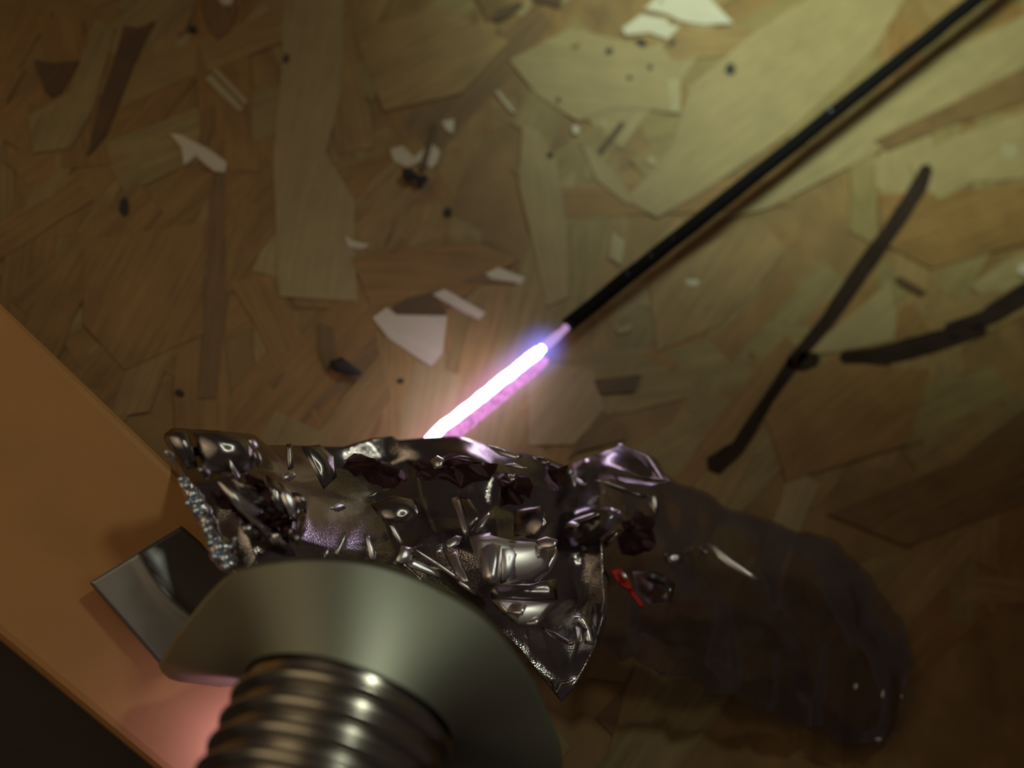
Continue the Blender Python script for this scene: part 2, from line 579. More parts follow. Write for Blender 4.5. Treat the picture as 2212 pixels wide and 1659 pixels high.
def resample(pts, n):
    out = []
    L = [0]
    m = len(pts)
    for i in range(m):
        L.append(L[-1] + (pts[(i + 1) % m] - pts[i]).length)
    for k in range(n):
        s = L[-1] * k / n
        i = max(j for j in range(m) if L[j] <= s)
        t = (s - L[i]) / (L[i + 1] - L[i])
        p0, p1, p2, p3 = pts[(i - 1) % m], pts[i], pts[(i + 1) % m], pts[(i + 2) % m]
        out.append(.5 * ((2 * p1) + (p2 - p0) * t + (2 * p0 - 5 * p1 + 4 * p2 - p3) * t * t + (3 * p1 - p0 - 3 * p2 + p3) * t ** 3))
    return out


NS = 120
outer = resample(rim, NS)
# matching points round the neck's root, started where the rim starts
inner = []
cen = ring_c
for k in range(NS):
    px, py = to_px(outer[k])
    cx, cy = to_px(cen)
    a = math.atan2(-(py - cy), px - cx)
    inner.append(a)
# unwrap and relax the angles so the ring is covered once
un = [inner[0]]
for a in inner[1:]:
    d = (a - un[-1] + math.pi) % (2 * math.pi) - math.pi
    un.append(un[-1] + d)
total = un[-1] + ((inner[0] - un[-1] + math.pi) % (2 * math.pi) - math.pi) - un[0]
sgn = 1 if total > 0 else -1
ang = [un[0] * 1.0 + sgn * 2 * math.pi * k / NS for k in range(NS)]
base_tilt = math.radians(19)
mix = [.75 * un[k] + .25 * ang[k] for k in range(NS)]
mono = [mix[0]]
for a in mix[1:]:
    mono.append(max(mono[-1] + .004, a) if sgn > 0 else min(mono[-1] - .004, a))
inr = [ring_c + (U * math.cos(a + base_tilt) + V * math.sin(a + base_tilt)) * r0 * .985 for a in mono]
NP = 16
vs, fs = [], []
for j in range(NP + 1):
    t = j / NP
    for k in range(NS):
        a, b = inr[k], outer[k]
        gq = max(0.0, (b - a).dot(-AX))
        ctrl = a - AX * gq * .53 + ((b - a) + AX * (b - a).dot(-AX)) * .42
        vs.append(a * (1 - t) ** 2 + ctrl * 2 * t * (1 - t) + b * t * t)
for j in range(NP):
    for k in range(NS):
        k2 = (k + 1) % NS
        fs.append((j * NS + k, j * NS + k2, (j + 1) * NS + k2, (j + 1) * NS + k))
# rolled rim and underside
base = len(vs)
for k in range(NS):
    vs.append(outer[k] - Vector((0, 0, .0016)) + AX * .0006)
for k in range(NS):
    k2 = (k + 1) % NS
    fs.append((NP * NS + k, NP * NS + k2, base + k2, base + k))
base2 = len(vs)
mid_ = sum(outer, Vector()) / NS
for k in range(NS):
    w_ = outer[k].lerp(mid_, .22)
    vs.append(Vector((w_.x, w_.y, RZ)))
for k in range(NS):
    k2 = (k + 1) % NS
    fs.append((base + k, base + k2, base2 + k2, base2 + k))
fs.append(tuple(base2 + k for k in range(NS)))
# the collar keeps its own frame with Z along the screw's axis, so that the turning marks run round it
Q = Matrix((U, AX.cross(U).normalized(), AX)).transposed()
loc_ = [tuple(Q.transposed() @ (v - ring_c)) for v in vs]
me = bpy.data.meshes.new('collar')
me.from_pydata(loc_, [], fs)
me.validate()
me.polygons.foreach_set('use_smooth', [True] * len(me.polygons))
me.materials.append(M['fitting'])
collar = bpy.data.objects.new('collar', me)
col.objects.link(collar)
collar.parent = fit
collar.matrix_local = Matrix.Translation(ring_c - Vector(fit.location)) @ Q.to_4x4()

# neck: hollow tube along the axis
prof = [(.94, .0002), (.94, .034), (.93, .035), (.70, .035), (.70, .020), (0.001, .020)]
NC = 72
vs, fs = [], []
for (rr, s) in prof:
    for k in range(NC):
        th = 2 * math.pi * k / NC
        vs.append(ring_c + AX * s + (U * math.cos(th) + V * math.sin(th)) * r0 * rr)
for j in range(len(prof) - 1):
    for k in range(NC):
        k2 = (k + 1) % NC
        fs.append((j * NC + k, j * NC + k2, (j + 1) * NC + k2, (j + 1) * NC + k))
mesh_obj('neck', vs, fs, M['thread'], fit, True)
# helical thread ridge
pitch = 0.0029
turns = 10.5
NSEG = int(turns * 64)
vs, fs = [], []
CP = [(-.50, -.09), (-.36, -.02), (-.18, .035), (0, .05), (.18, .035), (.36, -.02), (.50, -.09)]
for i in range(NSEG + 1):
    th = 2 * math.pi * i / 64 + 2.4
    s = -.0004 + pitch * i / 64
    e = min(1, i / 24, (NSEG - i) / 24)
    for (cs, cr) in CP:
        vs.append(ring_c + AX * (s + cs * pitch * .92) + (U * math.cos(th) + V * math.sin(th)) * r0 * (.955 + (cr + .05) * e * .95 - .02))
m_ = len(CP)
for i in range(NSEG):
    for c in range(m_):
        c2 = (c + 1) % m_
        fs.append((i * m_ + c, i * m_ + c2, (i + 1) * m_ + c2, (i + 1) * m_ + c))
mesh_obj('thread', vs, fs, M['thread'], fit, True)

# ------------------------------------------------------------------ electrode and arc
M['rod'] = mat('black_rod', (0.006, 0.005, 0.006), 0.75, 0.0, .15)
M['nick'] = mat('bare_nick', (0.30, 0.29, 0.31), 0.4, 1.0)


def tube(name, path, radii, m, parent, seg=16, jitter=0.0, smooth=True, cap=True):
    vs, fs = [], []
    n = len(path)
    for i, p in enumerate(path):
        d = (path[min(n - 1, i + 1)] - path[max(0, i - 1)]).normalized()
        a = d.cross(Vector((0, 0, 1))).normalized()
        b = d.cross(a).normalized()
        for k in range(seg):
            th = 2 * math.pi * k / seg
            q = radii[i] * (1 + (rnd.uniform(-jitter, jitter) if jitter else 0))
            vs.append(p + (a * math.cos(th) + b * math.sin(th)) * q)
    for i in range(n - 1):
        for k in range(seg):
            k2 = (k + 1) % seg
            fs.append((i * seg + k, i * seg + k2, (i + 1) * seg + k2, (i + 1) * seg + k))
    if cap:
        fs.append(tuple(range(seg)))
        fs.append(tuple(range((n - 1) * seg, n * seg))[::-1])
    return mesh_obj(name, vs, fs, m, parent, smooth)


def lerp3(a, b, n):
    return [a.lerp(b, i / (n - 1)) for i in range(n)]


tip = P(1226, 702, 0.0082)
far = P(2330, -178, 0.014)
rod_r = 16.5 * depth(tip) / F
rod = empty('electrode_rod', tip)
tag(rod, 'thin straight black rod reaching in from the top right corner to the arc', 'rod')
path = lerp3(tip, far, 60)
for i in range(1, 59):
    path[i] = path[i] + Vector((noise.noise(Vector((i * .31, 0, 0))), noise.noise(Vector((0, i * .31, 5))), 0)) * .00022
tube('shaft', path, [rod_r * (1 + .42 * i / 59 + .05 * noise.noise(Vector((i * .9, 3, 0)))) for i in range(60)], M['rod'], rod, 20)
for (x, y, L, w, lift) in ((1796, 262, 34, 9, 0), (1401, 562, 30, 6, 0), (1365, 590, 28, 7, 0), (1452, 514, 22, 6, 0)):
    # little bare scratches on the rod's skin, laid across it
    best = min(range(60), key=lambda i: (to_px(path[i])[0] - x) ** 2 + (to_px(path[i])[1] - y) ** 2)
    p = path[best]
    vdir = (CAM - p).normalized()
    p = p + vdir * rod_r * (1.04 + .42 * best / 59)
    k = depth(p) / F
    along = (R @ Vector((-.25, -1, 0))).normalized()
    ac = along.cross(vdir).normalized()
    q = [p + along * L / 2 * k, p + ac * w / 2 * k, p - along * L / 2 * k, p - ac * w / 2 * k]
    vs = q + [v - vdir * .0003 for v in q]
    mesh_obj('bare_nick', vs, [(0, 1, 2, 3), (7, 6, 5, 4), (0, 4, 5, 1), (1, 5, 6, 2), (2, 6, 7, 3), (3, 7, 4, 0)], M['nick'], rod)


def emit(name, color, strength, noise_scale=None, lo=.55):
    m = bpy.data.materials.new(name)
    m.use_nodes = True
    nt = m.node_tree
    nt.nodes.clear()
    out = nt.nodes.new('ShaderNodeOutputMaterial')
    em = nt.nodes.new('ShaderNodeEmission')
    em.inputs[0].default_value = (*color, 1)
    em.inputs[1].default_value = strength
    if noise_scale:
        tc = nt.nodes.new('ShaderNodeTexCoord')
        nz = nt.nodes.new('ShaderNodeTexNoise')
        nz.inputs['Scale'].default_value = noise_scale
        nz.inputs['Detail'].default_value = 4
        nt.links.new(tc.outputs['Object'], nz.inputs['Vector'])
        mr = nt.nodes.new('ShaderNodeMapRange')
        mr.inputs[1].default_value = .3; mr.inputs[2].default_value = .7
        mr.inputs[3].default_value = strength * lo; mr.inputs[4].default_value = strength * 1.3
        nt.links.new(nz.outputs['Fac'], mr.inputs[0])
        nt.links.new(mr.outputs[0], em.inputs[1])
    nt.links.new(em.outputs[0], out.inputs[0])
    return m


ARC_Z0, ARC_Z1 = 0.0150, 0.0092
A0 = P(916, 955, ARC_Z0)
A1 = P(1172, 752, ARC_Z1)
hot = P(1216, 715, 0.0083)
tube('hot_tip', [P(1176, 748, .0085), P(1190, 737, .0085), P(1204, 725, .0084), hot, P(1224, 706, .0083)],
     [rod_r * .62, rod_r * .62, rod_r * .58, rod_r * .42, rod_r * .5], emit('hot_tip_glow', (.62, .36, .66), .75), rod, 12)

arc = empty('electric_arc', A0)
tag(arc, 'white and violet glowing electric arc between black rod tip and foil', 'arc')
ka = depth(A0) / F
n = 44
path = lerp3(A0, A1, n)
rad = []
for i in range(n):
    t = i / (n - 1)
    path[i] = path[i] + Vector((noise.noise(Vector((t * 9, 0, 0))), noise.noise(Vector((0, t * 9, 0))), 0)) * .00020
    w = 12.0 + 1.2 * t + 1.8 * noise.noise(Vector((t * 14, 2, 2)))
    w *= min(1, .55 + t * 6) * (1 if t < .97 else .72)
    rad.append(w * ka)
core = tube('plasma_core', path, rad, emit('plasma_core', (.91, .76, 1.0), 11.0), arc, 16, .03)
core['label'] = 'white hot core of the arc'
B0 = P(945, 968, ARC_Z0 - .001)
B1 = P(1180, 777, ARC_Z1 - .001)
path2 = lerp3(B0, B1, 30)
rad2 = [(14.5 - 2.5 * i / 29 + 1.6 * noise.noise(Vector((i * .7, 7, 1)))) * ka for i in range(30)]
rad2[-1] *= .5
rad2[-2] *= .8
glow = tube('pink_afterglow', path2, rad2, emit('pink_glow', (.62, .23, .54), 1.25, 900, .6), arc, 14, .04)
glow['label'] = 'pink band along the lower side of the arc'

# glowing air round the arc: emission falls off with distance from the axis
hm = bpy.data.materials.new('glowing_air')
hm.use_nodes = True
nt = hm.node_tree
nt.nodes.clear()
out = nt.nodes.new('ShaderNodeOutputMaterial')
em = nt.nodes.new('ShaderNodeEmission')
tc = nt.nodes.new('ShaderNodeTexCoord')
sep = nt.nodes.new('ShaderNodeSeparateXYZ')
nt.links.new(tc.outputs['Object'], sep.inputs[0])
HL = (A1 - A0).length
HR = 0.0070


def mth(op, a, b=None, c=None):
    nd = nt.nodes.new('ShaderNodeMath')
    nd.operation = op
    for i, v in enumerate((a, b, c)):
        if v is None: continue
        if hasattr(v, 'links') or hasattr(v, 'is_linked'):
            nt.links.new(v, nd.inputs[i])
        else:
            nd.inputs[i].default_value = v
    return nd.outputs[0]


zc = mth('MINIMUM', mth('MAXIMUM', sep.outputs[2], 0.0), HL)
dz = mth('SUBTRACT', sep.outputs[2], zc)
r2 = mth('ADD', mth('ADD', mth('MULTIPLY', sep.outputs[0], sep.outputs[0]), mth('MULTIPLY', sep.outputs[1], sep.outputs[1])), mth('MULTIPLY', dz, dz))
rr = mth('DIVIDE', mth('SQRT', r2), HR)
fall = mth('POWER', mth('MAXIMUM', mth('SUBTRACT', 1.0, rr), 0.0), 2.6)
tz = mth('DIVIDE', zc, HL)
amp = mth('ADD', 0.16, mth('MULTIPLY', 0.84, mth('POWER', tz, 1.6)))
nt.links.new(mth('MULTIPLY', mth('MULTIPLY', fall, amp), 250.0), em.inputs[1])
cr = nt.nodes.new('ShaderNodeValToRGB')
cr.color_ramp.elements[0].color = (1.0, .22, .26, 1)
cr.color_ramp.elements[1].color = (.20, .24, 1.0, 1)
nt.links.new(tz, cr.inputs[0])
nt.links.new(cr.outputs[0], em.inputs[0])
nt.links.new(em.outputs[0], out.inputs['Volume'])
dirA = (A1 - A0).normalized()
q = dirA.to_track_quat('Z', 'Y').to_matrix()
vs, fs = [], []
prof = []
for j in range(9):
    a = -math.pi / 2 + math.pi / 2 * j / 8
    prof.append((HR * math.cos(a), HR * math.sin(a)))
for j in range(9):
    a = math.pi / 2 * j / 8
    prof.append((HR * math.cos(a), HL + HR * math.sin(a)))
for (r_, z_) in prof:
    for k in range(20):
        th = 2 * math.pi * k / 20
        vs.append((max(r_, 1e-5) * math.cos(th), max(r_, 1e-5) * math.sin(th), z_))
for j in range(len(prof) - 1):
    for k in range(20):
        k2 = (k + 1) % 20
        fs.append((j * 20 + k, j * 20 + k2, (j + 1) * 20 + k2, (j + 1) * 20 + k))
fs.append(tuple(range(20))[::-1])
fs.append(tuple(range((len(prof) - 1) * 20, len(prof) * 20)))
me = bpy.data.meshes.new('glowing_air')
me.from_pydata(vs, [], fs)
me.materials.append(hm)
ho = bpy.data.objects.new('glowing_air', me)
col.objects.link(ho)
ho.parent = arc
ho.rotation_euler = q.to_euler()
ho['label'] = 'soft violet glow in the air around the arc'

# ------------------------------------------------------------------ foil
ARC = (A0 + A1) / 2
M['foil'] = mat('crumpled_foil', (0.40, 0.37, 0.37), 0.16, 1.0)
M['foil_lit'] = mat('foil_flap', (0.93, 0.90, 0.97), 0.27, 1.0)  # lit copy of the foil: glints put in as a paler lilac colour
M['foil_satin_lit'] = mat('foil_satin_flap', (0.92, 0.86, 0.86), 0.40, 1.0)  # second lit copy, its pinkish sheen put into the colour
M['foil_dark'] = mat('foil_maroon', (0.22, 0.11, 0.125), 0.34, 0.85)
M['red_reflect'] = mat('painted_red_reflection', (0.80, 0.07, 0.06), 0.34, 0.55)  # reflection of something red, painted as the surface's own colour
for key, sc_, st in (('foil', 220, .12), ('foil_lit', 220, .10), ('foil_dark', 700, 1.0), ('red_reflect', 500, .4)):
    nt = M[key].node_tree
    v = nt.nodes.new('ShaderNodeTexVoronoi'); v.inputs['Scale'].default_value = sc_
    z = nt.nodes.new('ShaderNodeTexNoise'); z.inputs['Scale'].default_value = sc_ * .8; z.inputs['Detail'].default_value = 2
    ad = nt.nodes.new('ShaderNodeMath'); ad.operation = 'ADD'
    nt.links.new(v.outputs['Distance'], ad.inputs[0]); nt.links.new(z.outputs['Fac'], ad.inputs[1])
    b_ = nt.nodes.new('ShaderNodeBump'); b_.inputs['Strength'].default_value = st; b_.inputs['Distance'].default_value = .0005
    nt.links.new(ad.outputs[0], b_.inputs['Height'])
    nt.links.new(b_.outputs[0], nt.nodes['Principled BSDF'].inputs['Normal'])


def tri(x):
    x = x - math.floor(x)
    return abs(x - .5) * 2 - .5


def folds(seed, lams, n):
    r = random.Random(seed)
    out = []
    for lam, amp in lams:
        for _ in range(n):
            a = r.uniform(0, math.pi)
            out.append((math.cos(a) / lam, math.sin(a) / lam, r.random(), amp * r.uniform(.5, 1.2)))
    return out


def crumple(x, y, fo):
    # bend the plane a little so that the creases do not run dead straight
    wx = x + .0018 * noise.noise(Vector((x * 120, y * 120, 1.3)))
    wy = y + .0018 * noise.noise(Vector((x * 120, y * 120, 7.7)))
    return sum(a * tri(cx * wx + cy * wy + ph) for cx, cy, ph, a in fo)


def curve_at(pts, t):
    n = len(pts) - 1
    L = [0]
    for i in range(n):
        L.append(L[-1] + math.hypot(pts[i + 1][0] - pts[i][0], pts[i + 1][1] - pts[i][1]))
    s = t * L[-1]
    for i in range(n):
        if s <= L[i + 1] or i == n - 1:
            u = (s - L[i]) / (L[i + 1] - L[i])
            return tuple(pts[i][j] * (1 - u) + pts[i + 1][j] * u for j in range(2))


def crumpled_sheet(name, top, bot, nu, nv, zf, fo, m, parent, thick=.00012, rag=0.0):
    vs = []
    for j in range(nv + 1):
        v = j / nv
        for i in range(nu + 1):
            u = i / nu
            a, b = curve_at(top, u), curve_at(bot, u)
            x, y = a[0] * (1 - v) + b[0] * v, a[1] * (1 - v) + b[1] * v
            z = zf(u, v)
            if rag:
                q_ = rag * (v * v * 1.0 + (1 - v) ** 2 * .5)
                x += q_ * tri(u * 5.3 + .2) + q_ * noise.noise(Vector((u * 22, v * 3, 4)))
                y += q_ * tri(u * 7.1) + q_ * noise.noise(Vector((u * 19, v * 3, 9)))
            p = P(x, y, z)
            e = min(1, v * 6 + .25, (1 - v) * 6 + .25, u * 8 + .25, (1 - u) * 8 + .25)
            h = crumple(p.x, p.y, fo) * e
            sh = Vector((crumple(p.y + .3, p.x, fo), crumple(p.x + .7, p.y - .4, fo), 0)) * .35 * e
            p = p + Vector((0, 0, h)) + sh
            vs.append(p)
    fs = []
    for j in range(nv):
        for i in range(nu):
            a = j * (nu + 1) + i
            fs.append((a + nu + 1, a + nu + 2, a + 1, a))
    o = mesh_obj(name, vs, fs, m, parent, True)
    sm = o.modifiers.new('thickness', 'SOLIDIFY')
    sm.thickness = thick
    sm.offset = -1
    return o


def lift(x):
    # the foil climbs on to the beam at its left end
    return .012 * max(0.0, min(1.0, 1 - (x - 430) / 300))


foil = empty('crumpled_foil', P(850, 1100, 0.004))
tag(foil, 'crumpled silver foil lying between the glowing arc and the domed fitting', 'foil')
top_c = [(352, 938), (372, 926), (450, 932), (548, 944), (575, 965), (640, 962), (740, 962), (800, 944), (846, 940), (858, 950), (920, 946), (985, 944), (1060, 966), (1180, 988), (1228, 1006), (1290, 1010)]
bot_c = [(505, 1240), (545, 1262), (620, 1225), (700, 1228), (800, 1232), (900, 1255), (1000, 1300), (1060, 1350), (1120, 1400), (1160, 1455), (1205, 1512), (1235, 1480), (1285, 1395), (1310, 1290)]
fo1 = folds(5, [(.036, .0030), (.019, .0017)], 3)
crumpled_sheet('sheet', top_c, bot_c, 150, 70, lambda u, v: .0205 + .0115 * v + .003 * math.sin(math.pi * v) + lift(curve_at(top_c, u)[0]) * min(1, .25 + v * 2), fo1, M['foil'], foil)


def fold(name, pts, z, target, m='foil_lit', puff=.0006, thick=.00015, tilt=0.0, parent=None, spread=0.0, label=None):
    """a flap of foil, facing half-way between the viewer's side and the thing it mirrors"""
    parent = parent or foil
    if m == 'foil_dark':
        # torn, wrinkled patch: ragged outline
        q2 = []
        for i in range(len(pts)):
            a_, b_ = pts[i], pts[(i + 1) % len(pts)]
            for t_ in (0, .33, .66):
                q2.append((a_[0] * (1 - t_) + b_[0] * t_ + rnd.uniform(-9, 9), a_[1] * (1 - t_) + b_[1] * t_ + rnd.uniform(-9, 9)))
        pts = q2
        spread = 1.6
    cx = sum(p[0] for p in pts) / len(pts)
    cy = sum(p[1] for p in pts) / len(pts)
    c = P(cx, cy, z)
    toc = (CAM - c).normalized()
    if isinstance(target, Vector):
        nn = (toc + (target - c).normalized()).normalized()
    else:
        nn = (toc + Vector(target)).normalized()
    if nn.dot(toc) < .35:
        nn = (nn + toc * .6).normalized()

    def hit(x, y):
        d = ray(x, y)
        t = (c - CAM).dot(nn) / d.dot(nn)
        return CAM + d * t
    N = len(pts)
    rings = []
    for s, h in ((1, 0), (.72, .55), (.4, .9), (.12, 1.0)):
        rg = []
        for (x, y) in pts:
            p = hit(cx + (x - cx) * s, cy + (y - cy) * s)
            w = 1 + spread * noise.noise(p * 900)
            rg.append(p + nn * puff * h * w)
        rings.append(rg)
    vs = [p for r in rings for p in r]
    fs = []
    for j in range(3):
        for k in range(N):
            k2 = (k + 1) % N
            fs.append((j * N + k, j * N + k2, (j + 1) * N + k2, (j + 1) * N + k))
    fs.append(tuple(3 * N + k for k in range(N)))
    # make sure the skin looks at the camera, then thicken downwards
    a, b, d_ = vs[fs[-1][0]], vs[fs[-1][1]], vs[fs[-1][2]]
    if (b - a).cross(d_ - a).dot(toc) < 0:
        fs = [f[::-1] for f in fs]
    o = mesh_obj(name, vs, fs, M[m], parent, True)
    sm = o.modifiers.new('thickness', 'SOLIDIFY')
    sm.thickness = thick
    sm.offset = -1
    if label:
        o['label'] = label
    return o


PINK = P(880, 860, 0)
FL = [
    # the big central panel and its neighbours
    ('foil_lit', .043, PINK, .0010, [(1012, 1160), (1060, 1150), (1082, 1180), (1072, 1255), (1050, 1262), (1035, 1225)]),
    ('foil_lit', .043, HILITE, .0008, [(1070, 1172), (1110, 1168), (1132, 1190), (1115, 1248), (1082, 1262), (1072, 1230)]),
    ('foil_lit', .042, PINK, .0008, [(1135, 1178), (1172, 1172), (1180, 1190), (1122, 1248), (1116, 1232)]),
    ('foil_lit', .042, HILITE, .0006, [(1202, 1180), (1208, 1200), (1192, 1236), (1160, 1258), (1150, 1245)]),
    ('foil_lit', .044, ARC, .0004, [(1155, 1168), (1180, 1158), (1206, 1166), (1200, 1182), (1165, 1186)]),
    ('foil_lit', .044, ARC, .0005, [(974, 1078), (990, 1070), (1004, 1112), (1012, 1150), (1006, 1164), (990, 1124)]),
    ('foil', .044, PINK, .0006, [(990, 1070), (1016, 1080), (1040, 1118), (1018, 1146), (1008, 1118)]),
    ('foil_lit', .044, ARC, .0003, [(1036, 1125), (1056, 1107), (1061, 1112), (1044, 1140), (1028, 1148)]),
    ('foil_satin_lit', .0425, HILITE, .0010, [(1014, 1164), (1060, 1156), (1110, 1168), (1172, 1172), (1200, 1186), (1186, 1232), (1150, 1252), (1075, 1264), (1046, 1262)]),
    ('foil_satin_lit', .0405, HILITE, .0006, [(1062, 1297), (1130, 1300), (1200, 1303), (1165, 1345), (1118, 1352)]),
    ('foil', .0400, HILITE, .0006, [(1052, 1264), (1150, 1262), (1200, 1250), (1204, 1296), (1120, 1294), (1062, 1292)]),
    # lower flaps
    ('foil_lit', .040, PINK, .0006, [(1058, 1295), (1110, 1296), (1138, 1308), (1128, 1328), (1080, 1322)]),
    ('foil_lit', .040, HILITE, .0005, [(1138, 1308), (1170, 1300), (1202, 1302), (1172, 1328), (1150, 1325)]),
    ('foil_lit', .039, PINK, .0005, [(1085, 1326), (1128, 1330), (1168, 1332), (1160, 1350), (1118, 1352)]),
    ('foil_lit', .038, HILITE, .0005, [(1238, 1332), (1260, 1328), (1278, 1360), (1284, 1396), (1262, 1390), (1270, 1362)]),
    ('foil_lit', .038, ARC, .0003, [(1242, 1350), (1256, 1356), (1258, 1388), (1248, 1384)]),
    ('foil', .038, PINK, .0004, [(1168, 1354), (1190, 1358), (1240, 1390), (1228, 1394), (1186, 1372)]),
    ('foil', .037, PINK, .0004, [(1188, 1470), (1208, 1466), (1240, 1472), (1215, 1480), (1202, 1502)]),
    # streaks running down on to the collar
    ('foil_lit', .041, HILITE, .0003, [(838, 1130), (850, 1132), (872, 1172), (866, 1180), (850, 1156)]),
    ('foil_lit', .042, HILITE, .0005, [(868, 1178), (888, 1184), (890, 1212), (868, 1222), (852, 1214)]),
    ('foil_lit', .041, HILITE, .0003, [(886, 1204), (950, 1236), (955, 1250), (925, 1242), (878, 1222)]),
    ('foil_lit', .042, HILITE, .0003, [(884, 1178), (940, 1212), (1000, 1252), (992, 1256), (930, 1216)]),
    ('foil_lit', .042, PINK, .0004, [(960, 1195), (985, 1188), (1000, 1225), (1015, 1262), (998, 1258), (975, 1225)]),
    ('foil_lit', .044, ARC, .0003, [(962, 1170), (985, 1156), (1000, 1160), (990, 1176), (968, 1186)]),
    ('foil_lit', .043, ARC, .0003, [(942, 1186), (956, 1182), (958, 1192), (944, 1196)]),
    ('foil_lit', .041, HILITE, .0003, [(985, 1250), (1010, 1262), (1030, 1286), (1022, 1284), (992, 1264)]),
    ('foil_lit', .041, HILITE, .0004, [(786, 1152), (798, 1158), (812, 1190), (812, 1212), (800, 1214), (792, 1186)]),
    ('foil_lit', .041, HILITE, .0004, [(742, 1150), (752, 1152), (742, 1182), (728, 1206), (720, 1196), (732, 1178)]),
    ('foil_lit', .040, HILITE, .0004, [(700, 1190), (712, 1178), (710, 1200), (698, 1212)]),
    # middle
    ('foil', .040, PINK, .0012, [(800, 1090), (850, 1070), (900, 1080), (905, 1110), (870, 1130), (826, 1125)]),
    ('foil_lit', .042, ARC, .0002, [(892, 1092), (898, 1090), (905, 1108), (901, 1112)]),
    ('foil_lit', .038, ARC, .0004, [(712, 1098), (722, 1086), (742, 1088), (748, 1098), (732, 1106)]),
    ('foil', .036, PINK, .0005, [(792, 1074), (830, 1052), (842, 1056), (806, 1076)]),
    ('foil_lit', .036, PINK, .0006, [(930, 995), (945, 984), (960, 992), (955, 1010), (938, 1012)]),
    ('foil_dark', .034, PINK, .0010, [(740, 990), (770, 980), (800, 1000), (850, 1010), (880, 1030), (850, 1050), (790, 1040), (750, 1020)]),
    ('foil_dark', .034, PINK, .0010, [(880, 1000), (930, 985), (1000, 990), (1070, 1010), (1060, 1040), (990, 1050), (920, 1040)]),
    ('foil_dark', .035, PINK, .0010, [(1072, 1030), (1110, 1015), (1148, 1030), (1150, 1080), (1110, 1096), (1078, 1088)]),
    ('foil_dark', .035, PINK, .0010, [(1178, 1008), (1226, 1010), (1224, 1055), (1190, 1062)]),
    ('foil_lit', .037, ARC, .0003, [(1096, 1026), (1104, 1024), (1114, 1036), (1102, 1040)]),
    ('foil_lit', .034, ARC, .0004, [(1050, 962), (1066, 964), (1100, 978), (1130, 984), (1118, 992), (1080, 984)]),
    ('foil_lit', .035, ARC, .0003, [(1088, 1004), (1110, 1000), (1144, 1012), (1118, 1012)]),
    ('foil', .034, ARC, .0004, [(1148, 986), (1176, 988), (1190, 1000), (1168, 1006)]),
    ('foil', .036, PINK, .0010, [(1110, 1100), (1170, 1092), (1186, 1130), (1160, 1165), (1110, 1158)]),
    # left clump: a fan of narrow pleats
    ('foil_lit', .041, ARC, .0004, [(356, 975), (364, 970), (378, 990), (374, 1000)]),
    ('foil', .036, HILITE, .0020, [(352, 945), (372, 928), (402, 930), (420, 975), (428, 1010), (400, 1015), (372, 985)]),
    ('foil', .036, HILITE, .0020, [(408, 934), (470, 930), (540, 945), (552, 975), (545, 1015), (500, 1030), (440, 1020), (420, 980)]),
    ('foil_lit', .041, ARC, .0003, [(538, 950), (550, 948), (558, 966), (546, 970)]),
    ('foil', .041, ARC, .0004, [(546, 972), (556, 970), (566, 1000), (558, 1010)]),
    ('foil_lit', .041, PINK, .0003, [(492, 990), (498, 992), (520, 1035), (512, 1042), (500, 1015)]),
    ('foil', .040, ARC, .0005, [(428, 1008), (446, 1004), (462, 1030), (445, 1036), (432, 1024)]),
    ('foil_lit', .038, PINK, .0003, [(618, 1022), (634, 1016), (640, 1028), (628, 1040), (612, 1034)]),
    ('foil', .036, HILITE, .0004, [(618, 960), (630, 958), (634, 1012), (622, 1016)]),
    ('foil', .036, PINK, .0008, [(652, 965), (690, 960), (720, 985), (728, 1030), (700, 1056), (680, 1020)]),
]
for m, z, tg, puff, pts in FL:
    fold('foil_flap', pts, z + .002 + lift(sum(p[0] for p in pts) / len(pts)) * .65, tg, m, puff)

# pleats of the left clump
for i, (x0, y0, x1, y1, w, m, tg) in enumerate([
    (470, 1040, 640, 1200, 26, 'foil_lit', ARC), (455, 1050, 560, 1150, 18, 'foil_dark', ARC), (500, 1035, 600, 1120, 20, 'foil', ARC),
    (520, 1020, 610, 1110, 16, 'foil_dark', PINK), (575, 1025, 625, 1130, 22, 'foil', ARC), (600, 1040, 640, 1130, 14, 'foil_lit', ARC),
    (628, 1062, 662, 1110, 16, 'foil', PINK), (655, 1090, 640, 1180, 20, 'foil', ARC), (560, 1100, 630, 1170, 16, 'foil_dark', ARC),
    (450, 1060, 520, 1110, 12, 'foil_dark', PINK), (520, 1130, 562, 1168, 22, 'foil', ARC), (580, 1150, 600, 1180, 14, 'foil_lit', PINK),
    (610, 1140, 640, 1172, 14, 'foil', PINK), (540, 1070, 580, 1100, 13, 'foil_lit', ARC), (505, 1060, 530, 1090, 12, 'foil', ARC)]):
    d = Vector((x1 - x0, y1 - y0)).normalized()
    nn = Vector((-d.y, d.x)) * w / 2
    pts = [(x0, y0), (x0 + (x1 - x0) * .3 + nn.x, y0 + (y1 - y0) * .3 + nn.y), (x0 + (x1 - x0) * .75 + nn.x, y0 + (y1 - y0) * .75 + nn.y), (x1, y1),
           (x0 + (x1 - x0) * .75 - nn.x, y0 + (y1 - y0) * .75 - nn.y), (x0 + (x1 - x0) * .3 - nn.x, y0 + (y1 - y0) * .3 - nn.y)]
    fold('foil_pleat', pts, .0480 + .0003 * (i % 4), tg, m, .0012)

